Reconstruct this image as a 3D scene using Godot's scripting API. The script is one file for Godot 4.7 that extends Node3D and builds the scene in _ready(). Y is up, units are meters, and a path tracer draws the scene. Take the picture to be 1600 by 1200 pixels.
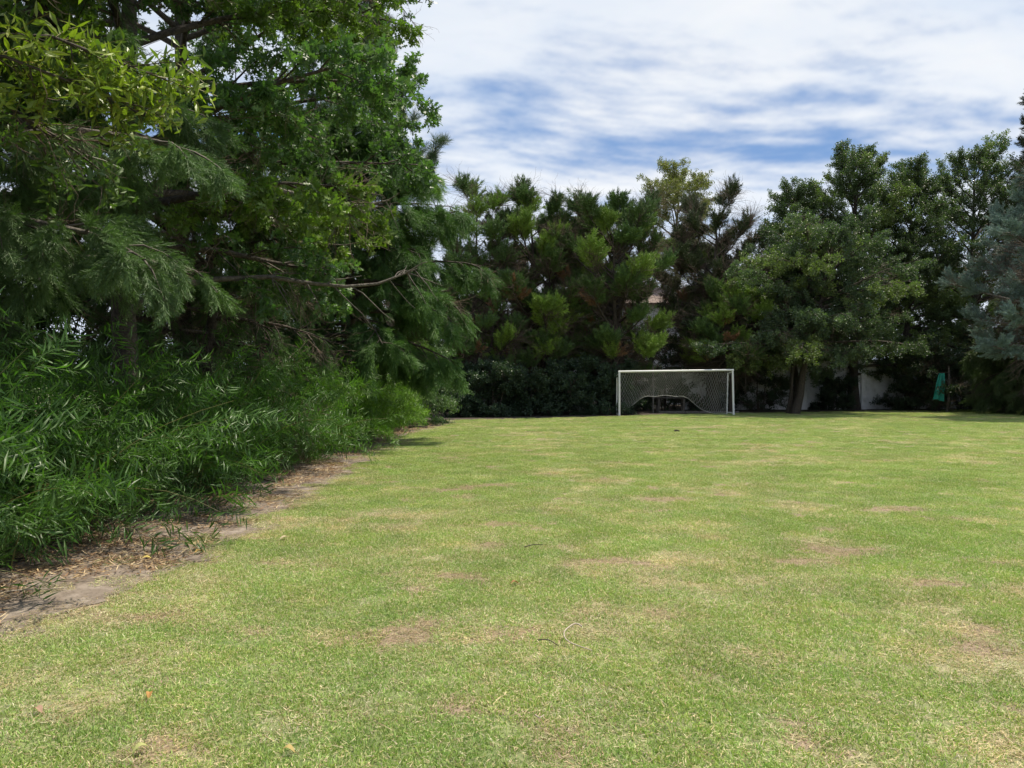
extends Node3D
# A mown lawn with a small goal, a bamboo-edged row of trees on one side and a belt of cypresses behind.
# Metres, y up. The viewer stands at the origin and looks towards -z.

var rng := RandomNumberGenerator.new()
var noise_a := FastNoiseLite.new()
var noise_b := FastNoiseLite.new()
var noise_c := FastNoiseLite.new()
var cloud_n := FastNoiseLite.new()
var cloud_w := FastNoiseLite.new()
var mats := {}
var sprigs := {}
var taken := {}

# ------------------------------------------------------------------ mesh helper
class MB:
	var v := PackedVector3Array()
	var n := PackedVector3Array()
	var c := PackedColorArray()
	var u := PackedVector2Array()
	var idx := PackedInt32Array()
	func tri(a: Vector3, b: Vector3, d: Vector3, col: Color) -> void:
		var nn := (d - a).cross(b - a)
		nn = nn.normalized() if nn.length() > 1e-12 else Vector3.UP
		var k := v.size()
		v.append(a); v.append(b); v.append(d)
		n.append(nn); n.append(nn); n.append(nn)
		c.append(col); c.append(col); c.append(col)
		idx.append(k); idx.append(k + 1); idx.append(k + 2)
	func quad(a: Vector3, b: Vector3, d: Vector3, e: Vector3, col: Color) -> void:
		tri(a, b, d, col); tri(a, d, e, col)
	func tube(pts: PackedVector3Array, rad: PackedFloat32Array, sides: int, col: Color, cap := true) -> void:
		var m := pts.size()
		if m < 2: return
		var t := (pts[1] - pts[0]).normalized()
		var x := t.cross(Vector3.UP if absf(t.y) < 0.9 else Vector3.RIGHT).normalized()
		var first := v.size()
		for i in m:
			if i > 0:
				t = (pts[mini(i + 1, m - 1)] - pts[i - 1]).normalized()
			x = (x - t * x.dot(t)).normalized()
			var z := t.cross(x)
			for s in sides:
				var a := TAU * s / sides
				var r := x * cos(a) + z * sin(a)
				v.append(pts[i] + r * rad[i]); n.append(r); c.append(col)
		for i in m - 1:
			for s in sides:
				var p := first + i * sides + s
				var q := first + i * sides + (s + 1) % sides
				idx.append(p); idx.append(p + sides); idx.append(q)
				idx.append(q); idx.append(p + sides); idx.append(q + sides)
		if cap:
			for e in [0, m - 1]:
				var k := v.size()
				var nn: Vector3 = (pts[0] - pts[1]).normalized() if e == 0 else (pts[m - 1] - pts[m - 2]).normalized()
				for s in sides:
					v.append(v[first + e * sides + s]); n.append(nn); c.append(col)
				for s in range(1, sides - 1):
					if e != 0:
						idx.append(k); idx.append(k + s + 1); idx.append(k + s)
					else:
						idx.append(k); idx.append(k + s); idx.append(k + s + 1)
	func box(lo: Vector3, hi: Vector3, b: float, col: Color) -> void:
		# a box with chamfered edges
		var ce := (lo + hi) * 0.5
		var h := (hi - lo) * 0.5
		for ax in 3:
			for sg in [-1.0, 1.0]:
				var uu := Vector3.ZERO; var ww := Vector3.ZERO; var nn := Vector3.ZERO
				nn[ax] = sg; uu[(ax + 1) % 3] = 1.0; ww[(ax + 2) % 3] = 1.0
				var hu: float = h[(ax + 1) % 3] - b
				var hw: float = h[(ax + 2) % 3] - b
				var o: Vector3 = ce + nn * h[ax]
				var p := [o - uu * hu - ww * hw, o + uu * hu - ww * hw, o + uu * hu + ww * hw, o - uu * hu + ww * hw]
				face(p, nn, col)
		for ax in 3:
			var a1 := (ax + 1) % 3
			var a2 := (ax + 2) % 3
			for s1 in [-1.0, 1.0]:
				for s2 in [-1.0, 1.0]:
					var d := Vector3.ZERO; d[ax] = h[ax] - b
					var p1 := Vector3.ZERO; p1[a1] = s1 * h[a1]; p1[a2] = s2 * (h[a2] - b)
					var p2 := Vector3.ZERO; p2[a1] = s1 * (h[a1] - b); p2[a2] = s2 * h[a2]
					var nn := Vector3.ZERO; nn[a1] = s1; nn[a2] = s2
					face([ce + p1 - d, ce + p1 + d, ce + p2 + d, ce + p2 - d], nn.normalized(), col)
	func face(p: Array, nn: Vector3, col: Color) -> void:
		var k := v.size()
		for q in p:
			v.append(q); n.append(nn); c.append(col)
		var turn: Vector3 = (p[2] - p[0]).cross(p[1] - p[0])
		if turn.dot(nn) > 0.0:
			for i in [0, 1, 2, 0, 2, 3]: idx.append(k + i)
		else:
			for i in [0, 2, 1, 0, 3, 2]: idx.append(k + i)
	func mesh() -> ArrayMesh:
		var a := []
		a.resize(Mesh.ARRAY_MAX)
		a[Mesh.ARRAY_VERTEX] = v
		a[Mesh.ARRAY_NORMAL] = n
		a[Mesh.ARRAY_COLOR] = c
		if u.size() == v.size(): a[Mesh.ARRAY_TEX_UV] = u
		a[Mesh.ARRAY_INDEX] = idx
		var m := ArrayMesh.new()
		m.add_surface_from_arrays(Mesh.PRIMITIVE_TRIANGLES, a)
		return m

# ------------------------------------------------------------------ scene helpers
func numbered(called: String) -> String:
	if not taken.has(called):
		taken[called] = 0
		return called
	taken[called] += 1
	return "%s_%03d" % [called, taken[called]]

func thing(called: String, label: String, category: String, at: Vector3, group := "") -> Node3D:
	var o := Node3D.new()
	o.name = numbered(called)
	add_child(o)
	o.position = at
	o.set_meta("label", label)
	o.set_meta("category", category)
	if group != "": o.set_meta("group", group)
	return o

func part(called: String, mb: MB, m: Material, parent: Node) -> MeshInstance3D:
	var o := MeshInstance3D.new()
	o.mesh = mb.mesh()
	o.mesh.surface_set_material(0, m)
	o.name = called
	parent.add_child(o, true)
	return o

func structure(called: String, mb: MB, m: Material) -> MeshInstance3D:
	var o := part(called, mb, m, self)
	o.set_meta("kind", "structure")
	return o

func scatter(called: String, mesh: Mesh, m: Material, where: Array, tint: PackedColorArray, parent: Node) -> MultiMeshInstance3D:
	var mm := MultiMesh.new()
	mm.transform_format = MultiMesh.TRANSFORM_3D
	mm.use_colors = true
	mm.mesh = mesh
	mm.instance_count = where.size()
	for i in where.size():
		mm.set_instance_transform(i, where[i])
		mm.set_instance_color(i, tint[i])
	var o := MultiMeshInstance3D.new()
	o.multimesh = mm
	o.material_override = m
	o.name = called
	o.set_meta("kind", "stuff")
	parent.add_child(o, true)
	return o

func lin(r: float, g: float, b: float) -> Color:
	return Color(r, g, b).linear_to_srgb()

func ground_y(x: float, z: float) -> float:
	return 0.1 * smoothstep(0.0, 10.0, x) * smoothstep(12.0, 34.0, -z) + 0.025 * noise_a.get_noise_2d(x * 0.8, z * 0.8)

func path_edge(z: float) -> float:   # where the lawn begins beside the bare strip
	var d := -z
	var e := -2.95
	if d < 8.0: e = lerpf(-3.15, -2.75, clampf((d - 4.0) / 3.5, 0, 1))
	elif d < 22.0: e = lerpf(-2.75, -3.15, (d - 8.0) / 14.0)
	else: e = lerpf(-3.15, -2.3, clampf((d - 22.0) / 8.0, 0, 1))
	return e + 0.28 * noise_a.get_noise_1d(z * 9.0) + 0.2 * noise_b.get_noise_1d(z * 14.0)

func far_edge(x: float) -> float:    # depth at which the lawn ends under the trees
	return 32.6 + 0.34 * x + 0.5 * noise_a.get_noise_1d(x * 5.0 + 300.0)

# ------------------------------------------------------------------ materials
func leaf_mat(called: String, rough: float, back: Color, spec := 0.5) -> void:
	var m := StandardMaterial3D.new()
	m.vertex_color_use_as_albedo = true
	m.roughness = rough
	m.metallic_specular = spec
	m.cull_mode = BaseMaterial3D.CULL_DISABLED
	if back != Color.BLACK:
		m.backlight_enabled = true
		m.backlight = back.linear_to_srgb()
	mats[called] = m

func noise_tex(freq: float, stops: Array, size := 512, oct := 5, type := FastNoiseLite.TYPE_SIMPLEX_SMOOTH, sd := 3) -> NoiseTexture2D:
	var f := FastNoiseLite.new()
	f.noise_type = type
	f.frequency = freq
	f.fractal_octaves = oct
	f.seed = sd
	var t := NoiseTexture2D.new()
	t.width = size; t.height = size
	t.seamless = true
	t.noise = f
	var g := Gradient.new()
	var offs := PackedFloat32Array()
	var cols := PackedColorArray()
	for s in stops:
		offs.append(s[0]); cols.append(s[1])
	g.offsets = offs; g.colors = cols
	t.color_ramp = g
	return t

func surface_mat(called: String, freq: float, stops: Array, scale: float, rough: float, bump := 0.0) -> void:
	var m := StandardMaterial3D.new()
	m.albedo_texture = noise_tex(freq, stops)
	m.roughness = rough
	m.uv1_triplanar = true
	m.uv1_world_triplanar = true
	m.uv1_scale = Vector3.ONE * scale
	if bump > 0.0:
		var nt := noise_tex(freq * 1.7, [[0.0, Color.BLACK], [1.0, Color.WHITE]], 512, 5, FastNoiseLite.TYPE_SIMPLEX_SMOOTH, 9)
		nt.color_ramp = null
		nt.as_normal_map = true
		nt.bump_strength = 6.0 * bump
		m.normal_enabled = true
		m.normal_texture = nt
	mats[called] = m

func make_materials() -> void:
	leaf_mat("oak", 0.42, Color(0.7, 0.92, 0.35))
	leaf_mat("spray", 0.55, Color(0.45, 0.6, 0.2))
	leaf_mat("needle", 0.5, Color(0.3, 0.4, 0.2))
	leaf_mat("plume", 0.6, Color(0.35, 0.5, 0.15))
	leaf_mat("gloss", 0.4, Color(0.6, 0.8, 0.28))
	leaf_mat("bamboo", 0.42, Color(0.7, 0.95, 0.25))
	leaf_mat("shrub", 0.36, Color(0.5, 0.7, 0.2))
	leaf_mat("dry", 0.8, Color(0.4, 0.35, 0.25))
	leaf_mat("twig", 0.85, Color.BLACK, 0.3)
	leaf_mat("grass", 0.6, Color(0.5, 0.62, 0.25), 0.4)
	leaf_mat("net", 0.7, Color.BLACK)
	surface_mat("bark_dark", 0.02, [[0.0, lin(0.022, 0.018, 0.014)], [0.5, lin(0.06, 0.048, 0.037)], [1.0, lin(0.12, 0.1, 0.08)]], 1.4, 0.9, 2.0)
	surface_mat("bark_grey", 0.02, [[0.0, lin(0.05, 0.043, 0.036)], [0.5, lin(0.13, 0.115, 0.1)], [1.0, lin(0.26, 0.235, 0.205)]], 1.2, 0.88, 1.5)
	surface_mat("bark_mid", 0.02, [[0.0, lin(0.035, 0.03, 0.025)], [0.5, lin(0.09, 0.078, 0.066)], [1.0, lin(0.18, 0.16, 0.14)]], 1.2, 0.88, 1.5)
	surface_mat("soil", 0.012, [[0.0, lin(0.12, 0.092, 0.072)], [0.45, lin(0.18, 0.145, 0.118)], [0.7, lin(0.225, 0.185, 0.155)], [1.0, lin(0.29, 0.245, 0.21)]], 0.6, 0.95, 1.5)
	surface_mat("humus", 0.02, [[0.0, lin(0.025, 0.02, 0.014)], [0.5, lin(0.06, 0.046, 0.033)], [1.0, lin(0.12, 0.09, 0.06)]], 0.5, 0.95, 2.0)
	surface_mat("render", 0.012, [[0.0, lin(0.32, 0.32, 0.32)], [0.35, lin(0.58, 0.58, 0.58)], [0.6, lin(0.68, 0.68, 0.69)], [1.0, lin(0.74, 0.74, 0.74)]], 0.25, 0.9, 0.3)
	surface_mat("whitewash", 0.01, [[0.0, lin(0.62, 0.61, 0.58)], [1.0, lin(0.8, 0.79, 0.77)]], 0.2, 0.85)
	surface_mat("white_paint", 0.05, [[0.0, lin(0.5, 0.49, 0.46)], [0.35, lin(0.74, 0.74, 0.72)], [1.0, lin(0.82, 0.82, 0.8)]], 1.0, 0.4)
	surface_mat("old_wood", 0.03, [[0.0, lin(0.05, 0.042, 0.035)], [1.0, lin(0.15, 0.13, 0.11)]], 1.5, 0.85, 0.5)
	surface_mat("roof_tile", 0.03, [[0.0, lin(0.14, 0.1, 0.085)], [1.0, lin(0.22, 0.17, 0.15)]], 0.8, 0.85)
	surface_mat("teal_cloth", 0.02, [[0.0, lin(0.02, 0.26, 0.22)], [1.0, lin(0.04, 0.38, 0.31)]], 1.2, 0.85)
	var gl := StandardMaterial3D.new()
	gl.albedo_color = lin(0.02, 0.025, 0.03)
	gl.roughness = 0.08
	mats["window"] = gl

# ------------------------------------------------------------------ sprigs: base at the origin, growing along +y
func rnd(a: float, b: float) -> float:
	return rng.randf_range(a, b)

func rdir() -> Vector3:
	var z := rnd(-1, 1)
	var a := rnd(0, TAU)
	var r := sqrt(1.0 - z * z)
	return Vector3(r * cos(a), z, r * sin(a))

func vary(c: Color, amount := 0.2) -> Color:   # leaf to leaf variation of colour
	var k := rnd(1.0 - amount, 1.0 + amount)
	return Color(c.r * k * rnd(0.92, 1.08), c.g * k, c.b * k * rnd(0.9, 1.1))

func blade(mb: MB, p: Vector3, d: Vector3, side: Vector3, length: float, width: float, col: Color, bend := 0.2, fold := 0.25) -> void:
	# a pointed, slightly folded and drooping leaf of six triangles
	var up := side.cross(d).normalized()
	var m1 := p + d * length * 0.38 + up * (-fold * width)
	var m2 := p + d * length * 0.72 - up * (fold * width * 0.6 + bend * length * 0.35)
	var tip := p + d * length * 0.97 - up * bend * length
	var w := side * width * 0.5
	mb.tri(p, m1 + w + up * fold * width, m1, col)
	mb.tri(p, m1, m1 - w + up * fold * width, col)
	mb.quad(m1, m1 + w + up * fold * width, m2 + w * 0.62, m2, col)
	mb.quad(m1 - w + up * fold * width, m1, m2, m2 - w * 0.62, col)
	mb.tri(m2, m2 + w * 0.62, tip, col)
	mb.tri(m2 - w * 0.62, m2, tip, col)

func lobed(mb: MB, p: Vector3, d: Vector3, side: Vector3, length: float, col: Color) -> void:
	var up := side.cross(d).normalized()
	var bend := rnd(0.05, 0.3)
	var outline := [[0.12, 0.03], [0.26, 0.2], [0.36, 0.06], [0.55, 0.36], [0.62, 0.09], [0.82, 0.24], [0.84, 0.07], [1.0, 0.0]]
	for s in [-1.0, 1.0]:
		var prev := p
		var mid := p
		for o in outline:
			var t: float = o[0]
			var w: float = o[1]
			var drop := up * (-bend * t * t * length)
			var q: Vector3 = p + d * t * length + side * s * w * length + drop + up * w * 0.25 * length
			var mm := p + d * t * length * 0.92 + drop
			if s > 0: mb.tri(mid, q, prev, col)
			else: mb.tri(mid, prev, q, col)
			if s > 0: mb.tri(mid, mm, q, col)
			else: mb.tri(mid, q, mm, col)
			prev = q
			mid = mm

func stem(mb: MB, pts: Array, r: float, col: Color) -> void:
	var pk := PackedVector3Array()
	var rr := PackedFloat32Array()
	for i in pts.size():
		pk.append(pts[i]); rr.append(r * (1.0 - 0.7 * i / pts.size()))
	mb.tube(pk, rr, 3, col, false)

func make_sprigs() -> void:
	var mb: MB
	var w := Color(1, 1, 1)
	var brown := Color(0.9, 0.6, 0.55)
	# lobed oak leaves round a twig
	mb = MB.new()
	stem(mb, [Vector3.ZERO, Vector3(0.01, 0.12, 0.01), Vector3(-0.005, 0.24, 0.0)], 0.004, brown)
	for i in 11:
		var t := 0.05 + 0.018 * i
		var a := i * 2.4
		var out := Vector3(cos(a), rnd(0.1, 0.9), sin(a)).normalized()
		lobed(mb, Vector3(0, t, 0), out, out.cross(rdir()).normalized(), rnd(0.1, 0.15), vary(w, 0.22))
	sprigs["oak"] = mb.mesh()
	# scale-leaved flat spray
	mb = MB.new()
	for br in 7:
		var da := Vector3(rnd(-0.5, 0.5), 1.0, rnd(-0.35, 0.35)).normalized()
		var p0 := Vector3(0, 0.03 * br, 0)
		var sd := da.cross(Vector3(rnd(-0.4, 0.4), rnd(-0.3, 0.3), 1)).normalized()
		var ll := rnd(0.2, 0.34)
		for k in 11:
			var t := 0.08 + 0.083 * k
			for s in [-1.0, 1.0]:
				var q: Vector3 = p0 + da * ll * t
				var dd: Vector3 = (da * 0.8 + sd * s * rnd(0.5, 0.9) + rdir() * 0.25).normalized()
				var l2 := ll * 0.42 * (1.05 - t * 0.75)
				ribbon(mb, q, dd, l2, 0.0065, vary(w, 0.25))
				ribbon(mb, q + dd * l2 * 0.4, (dd + da * 0.8 + rdir() * 0.3).normalized(), l2 * 0.6, 0.0055, vary(w, 0.25))
		ribbon(mb, p0, da, ll * 1.05, 0.008, vary(w, 0.2))
	sprigs["spray"] = mb.mesh()
	# long pine needles round a shoot
	mb = MB.new()
	stem(mb, [Vector3.ZERO, Vector3(0, 0.2, 0)], 0.008, brown)
	for i in 70:
		var y := rnd(0.02, 0.2)
		var a := rnd(0, TAU)
		var el := rnd(0.1, 1.3)
		var d := Vector3(cos(a) * cos(el), sin(el), sin(a) * cos(el))
		ribbon(mb, Vector3(0, y, 0), d, rnd(0.12, 0.2), 0.006, vary(w, 0.25))
	sprigs["needle"] = mb.mesh()
	# upright plume of cypress branchlets
	mb = MB.new()
	for i in 26:
		var t := (i + rnd(0.0, 1.0)) / 26.0
		var a := i * 2.4 + rnd(-0.4, 0.4)
		var d := Vector3(cos(a) * 0.62, rnd(0.45, 1.1), sin(a) * 0.62).normalized()
		var p := Vector3(0, t * 0.48, 0)
		var l := rnd(0.1, 0.26) * (1.1 - t * 0.65)
		var col := vary(w, 0.28)
		horn(mb, p, d, l, 0.012, col)
		horn(mb, p + d * l * 0.35, (d + rdir() * 0.7).normalized(), l * 0.6, 0.009, vary(col, 0.15))
		horn(mb, p + d * l * 0.6, (d + rdir() * 0.6 + Vector3.UP * 0.4).normalized(), l * 0.6, 0.009, vary(col, 0.15))
	horn(mb, Vector3(0, 0.3, 0), Vector3.UP, 0.34, 0.014, w)
	sprigs["plume"] = mb.mesh()
	# glossy oval leaves
	mb = MB.new()
	stem(mb, [Vector3.ZERO, Vector3(0.01, 0.15, 0.01), Vector3(0, 0.32, 0)], 0.004, brown)
	for i in 15:
		var t := 0.04 + 0.019 * i
		var a := i * 2.4
		var out := Vector3(cos(a), rnd(-0.2, 0.8), sin(a)).normalized()
		blade(mb, Vector3(0, t, 0) + out * 0.015, out, out.cross(rdir()).normalized(), rnd(0.075, 0.115), rnd(0.036, 0.05), vary(w, 0.22), rnd(0.0, 0.25))
	sprigs["oval"] = mb.mesh()
	# narrow laurel leaves
	mb = MB.new()
	stem(mb, [Vector3.ZERO, Vector3(0.015, 0.15, 0), Vector3(0, 0.3, 0.02)], 0.004, brown)
	for i in 10:
		var t := 0.05 + 0.026 * i
		var a := i * 2.4
		var out := Vector3(cos(a), rnd(-0.1, 0.7), sin(a)).normalized()
		blade(mb, Vector3(0, t, 0), out, out.cross(rdir()).normalized(), rnd(0.1, 0.14), rnd(0.028, 0.04), vary(w, 0.2), rnd(0.05, 0.3))
	sprigs["laurel"] = mb.mesh()
	# bamboo: fans of lance-shaped leaves
	mb = MB.new()
	stem(mb, [Vector3.ZERO, Vector3(0.0, 0.14, 0.01), Vector3(0.01, 0.27, 0.03)], 0.0025, Color(1.2, 1.1, 0.8))
	for i in 11:
		var t := 0.04 + 0.022 * i
		var s := 1.0 if i % 2 == 0 else -1.0
		var out := Vector3(s * rnd(0.5, 1.0), rnd(0.1, 0.9), rnd(-0.5, 0.5)).normalized()
		blade(mb, Vector3(0, t, 0.02 * t), out, out.cross(Vector3(0, 0, 1) + rdir() * 0.5).normalized(), rnd(0.11, 0.19), rnd(0.013, 0.019), vary(w, 0.25), rnd(0.05, 0.3), 0.15)
	sprigs["bamboo"] = mb.mesh()
	# bare forked twigs
	mb = MB.new()
	for i in 4:
		var d := (Vector3.UP + rdir() * 0.7).normalized()
		var p := Vector3(0, rnd(0, 0.1), 0)
		var pts := [p]
		for k in 4:
			d = (d + rdir() * 0.35).normalized()
			p += d * 0.15
			pts.append(p)
			if k > 0:
				var d2 := (d + rdir() * 0.8).normalized()
				stem(mb, [p, p + d2 * 0.1, p + (d2 + rdir() * 0.3) * 0.2], 0.003, vary(w, 0.2))
		stem(mb, pts, 0.006, vary(w, 0.2))
	sprigs["twig"] = mb.mesh()
	# fallen leaves on the soil
	mb = MB.new()
	for i in 46:
		var a := rnd(0, TAU)
		var d := Vector3(cos(a), rnd(-0.05, 0.25), sin(a)).normalized()
		var cols := [Color(0.4, 0.3, 0.17), Color(0.24, 0.15, 0.08), Color(0.52, 0.42, 0.27), Color(0.16, 0.1, 0.06)]
		blade(mb, Vector3(rnd(-0.22, 0.22), rnd(0.008, 0.022), rnd(-0.22, 0.22)), d, d.cross(Vector3.UP + rdir() * 0.5).normalized(), rnd(0.05, 0.12), rnd(0.008, 0.016), cols[i % 4], rnd(-0.1, 0.1), 0.2)
	sprigs["litter"] = mb.mesh()
	# patches of mown turf: lush, mixed, dry
	for kind in 3:
		mb = MB.new()
		var share: float = [0.18, 0.34, 0.7][kind]
		for i in [480, 480, 440][kind]:
			var p := Vector3(rnd(-0.15, 0.15), -0.004, rnd(-0.15, 0.15))
			var dry := rng.randf() < share
			var h := rnd(0.018, 0.042) * (0.75 if kind == 2 else 1.0)
			var d := (Vector3.UP + rdir() * (1.1 if dry else 0.75)).normalized()
			d.y = absf(d.y)
			var col := vary(Color(0.68, 0.62, 0.42) if dry else Color(0.33, 0.44, 0.135), 0.3)
			var side := d.cross(rdir()).normalized() * rnd(0.0013, 0.0024)
			var mid := p + d * h * 0.6
			var tip := mid + (d + Vector3(rnd(-0.7, 0.7), -0.3, rnd(-0.7, 0.7))).normalized() * h * 0.5
			mb.quad(p - side, mid - side, mid + side, p + side, col)
			mb.tri(mid - side, tip, mid + side, col)
		for i in [60, 100, 190][kind]:      # cut straw lying between the blades
			var a := rnd(0, TAU)
			var d := Vector3(cos(a), rnd(-0.1, 0.3), sin(a)).normalized()
			var side := d.cross(Vector3.UP + rdir() * 0.6).normalized() * rnd(0.0012, 0.0026)
			var p := Vector3(rnd(-0.16, 0.16), rnd(0.003, 0.014), rnd(-0.16, 0.16))
			var col := vary(Color(0.55, 0.47, 0.3) if rng.randf() < 0.75 else Color(0.26, 0.19, 0.11), 0.3)
			mb.tri(p - side, p + d * rnd(0.025, 0.06), p + side, col)
		sprigs["turf%d" % kind] = mb.mesh()

func ribbon(mb: MB, p: Vector3, d: Vector3, l: float, wd: float, col: Color) -> void:
	var s := d.cross(rdir()).normalized() * wd * 0.5
	mb.tri(p, p + d * l * 0.45 + s, p + d * l, col)
	mb.tri(p, p + d * l, p + d * l * 0.45 - s, col)

func horn(mb: MB, p: Vector3, d: Vector3, l: float, r: float, col: Color) -> void:
	var x := d.cross(rdir()).normalized()
	var z := d.cross(x)
	var m := p + d * l * 0.35
	var q := [m + x * r, m + (z * 0.87 - x * 0.5) * r, m + (-z * 0.87 - x * 0.5) * r]
	for i in 3:
		mb.tri(p, q[(i + 1) % 3], q[i], col)
		mb.tri(p + d * l, q[i], q[(i + 1) % 3], col)

# ------------------------------------------------------------------ plants
func turned(at: Vector3, d: Vector3, s: float) -> Transform3D:
	var x := d.cross(rdir()).normalized()
	return Transform3D(Basis(x * s, d * s, x.cross(d) * s), at)

func curve(p: Vector3, d: Vector3, length: float, steps: int, pull: float, wob: float) -> PackedVector3Array:
	var pts := PackedVector3Array([p])
	var st := length / steps
	for i in steps:
		d = (d + Vector3.UP * pull * st / maxf(length, 0.5) + rdir() * wob).normalized()
		p += d * st
		pts.append(p)
	return pts

func taper(m: int, r0: float, r1: float) -> PackedFloat32Array:
	var rr := PackedFloat32Array()
	for i in m:
		rr.append(lerpf(r0, r1, float(i) / (m - 1)))
	return rr

func along(pts: PackedVector3Array, t: float) -> Array:
	var f := clampf(t, 0, 0.9999) * (pts.size() - 1)
	var i := int(f)
	return [pts[i].lerp(pts[i + 1], f - i), (pts[i + 1] - pts[i]).normalized()]

func profile(prof: Array, t: float) -> float:
	var f := clampf(t, 0, 0.9999) * (prof.size() - 1)
	var i := int(f)
	return lerpf(prof[i], prof[i + 1], f - i)

func tree(o: Dictionary) -> Node3D:
	rng.seed = o.seed
	var at: Vector3 = o.at
	at.y = ground_y(at.x, at.z) + o.get("lift", 0.0)
	var t := thing(o.name, o.label, o.get("cat", "tree"), at, o.get("group", ""))
	var height: float = o.h
	var bark: Material = mats[o.get("bark", "bark_dark")]
	var tops := []          # trunks
	for k in o.get("stems", 1):
		var lean: Vector3 = o.get("lean", Vector3.ZERO)
		var spread := 0.0 if k == 0 else 1.0
		var a := rnd(0, TAU)
		var off: Vector3 = Vector3(cos(a), 0, sin(a)) * spread * o.get("stem_gap", 0.4)
		var hh := height * (1.0 if k == 0 else rnd(0.75, 0.95))
		var pts := PackedVector3Array()
		for i in 9:
			var f := i / 8.0
			pts.append(off * (1.0 + f * o.get("stem_open", 1.5)) + Vector3(0, -0.15 + (hh + 0.15) * f, 0) + lean * f + (Vector3(rnd(-1, 1), 0, rnd(-1, 1)) * 0.12 * height * 0.1 if i > 0 else Vector3.ZERO))
		var r: float = o.r * (1.0 if k == 0 else rnd(0.55, 0.8))
		var rr := taper(9, r, r * 0.12)
		rr[0] = r * 1.35
		var mb := MB.new()
		mb.tube(pts, rr, 9, Color.WHITE)
		part("trunk", mb, bark, t)
		tops.append([pts, rr])
	var where := []
	var tint := PackedColorArray()
	var dead := []
	var dead_tint := PackedColorArray()
	var n_limbs: int = o.limbs
	var bias: Vector3 = o.get("bias", Vector3.ZERO)
	var f0: float = o.f0
	var c1: Color = o.c1
	var c2: Color = o.c2
	var sprig_scale: float = o.get("scale", 1.0)
	var around := rnd(0, TAU)
	for i in n_limbs:
		var st: Array = tops[i % tops.size()]
		var q := (i + rnd(0.0, 1.0)) / n_limbs          # 0 low, 1 at the top
		var f := lerpf(f0, 0.98, q)
		var s := along(st[0], f)
		around += 2.4 + rnd(-0.4, 0.4)
		var el := lerpf(o.el0, o.el1, q) + rnd(-0.15, 0.15)
		var flat := Vector3(cos(around), 0, sin(around))
		var d := flat * cos(el) + Vector3.UP * sin(el)
		var length: float = o.radius * profile(o.prof, q) * rnd(0.72 - float(o.get("rough", 0.0)), 1.12 + 0.5 * float(o.get("rough", 0.0))) * maxf(0.25, 1.0 + bias.dot(flat))
		if length < 0.25: continue
		var pts := curve(s[0], d, length, 7, o.get("pull", 0.0), 0.09)
		var rad0 := minf(float(o.r) * lerpf(0.42, 0.12, q), 0.03 * length + 0.01)
		var mb := MB.new()
		mb.tube(pts, taper(pts.size(), rad0, 0.008), 5, Color.WHITE, false)
		var tone := rnd(0.82, 1.16)
		var yellow := rng.randf() < float(o.get("flush", 0.0))
		var rust_part := float(o.get("rust", 0.0)) if q < 0.5 else 0.0
		var subs := int(o.subs * clampf(length / float(o.radius), 0.35, 1.3)) + 2
		for j in subs:
			var tt := lerpf(o.get("bare", 0.25), 1.0, (j + rnd(0.0, 1.0)) / subs)
			var b := along(pts, tt)
			var sd: Vector3 = (b[1] as Vector3).cross(Vector3.UP).normalized() * (1.0 if j % 2 == 0 else -1.0)
			var d2: Vector3 = (b[1] * rnd(0.45, 1.0) + sd * rnd(0.25, 0.95) + Vector3.UP * rnd(-0.35, 0.55) + Vector3.UP * float(o.get("sub_up", 0.0))).normalized()
			var l2: float = o.sub_len * rnd(0.6, 1.15) * lerpf(1.1, 0.6, tt) * clampf(length / float(o.radius) + 0.25, 0.5, 1.1)
			var p2 := curve(b[0], d2, l2, 3, o.get("sub_pull", 0.0), 0.18)
			mb.tube(p2, taper(4, 0.012 + 0.006 * l2, 0.004), 3, Color.WHITE, false)
			var is_bare := rng.randf() < float(o.get("gaps", 0.0))
			var rusty := rng.randf() < rust_part
			var cnt := int(o.sprigs * rnd(0.75, 1.25) * (0.2 if is_bare else 1.0))
			for k in cnt:
				var u := lerpf(o.get("leaf_from", 0.2), 1.0, (k + rnd(0, 1)) / cnt)
				var c := along(p2, u)
				var dd: Vector3 = (c[1] + rdir() * float(o.get("loose", 0.7)) + Vector3.UP * float(o.get("rise", 0.0))).normalized()
				var p: Vector3 = c[0] + rdir() * rnd(0.0, float(o.get("fuzz", 0.1)))
				where.append(turned(p, dd, sprig_scale * rnd(0.7, 1.2)))
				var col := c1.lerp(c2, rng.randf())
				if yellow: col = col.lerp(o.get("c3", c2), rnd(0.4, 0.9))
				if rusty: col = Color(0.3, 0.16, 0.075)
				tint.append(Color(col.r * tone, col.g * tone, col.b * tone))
			if is_bare or rng.randf() < float(o.get("twiggy", 0.0)):
				for k in int(o.get("dead_n", 4)):
					var c := along(p2, rnd(0.0, 1.0))
					dead.append(turned(c[0], (c[1] + rdir() * 0.8 + Vector3.UP * float(o.get("dead_rise", 0.0))).normalized(), rnd(0.5, 1.1) * float(o.get("dead_scale", 1.0))))
					var g := rnd(0.6, 1.3)
					dead_tint.append(Color(0.15 * g, 0.115 * g, 0.092 * g))
		for k in int(float(o.get("inner", 0)) * (1.0 if q < 0.6 else 0.3)):              # bare dead twigs close to the stem
			var c := along(pts, rnd(0.05, 0.7))
			dead.append(turned(c[0], (c[1] + rdir() * 0.9).normalized(), rnd(0.6, 1.4) * float(o.get("dead_scale", 1.0))))
			var g := rnd(0.6, 1.3)
			dead_tint.append(Color(0.13 * g, 0.1 * g, 0.082 * g))
		part("limb", mb, bark, t)
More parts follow.
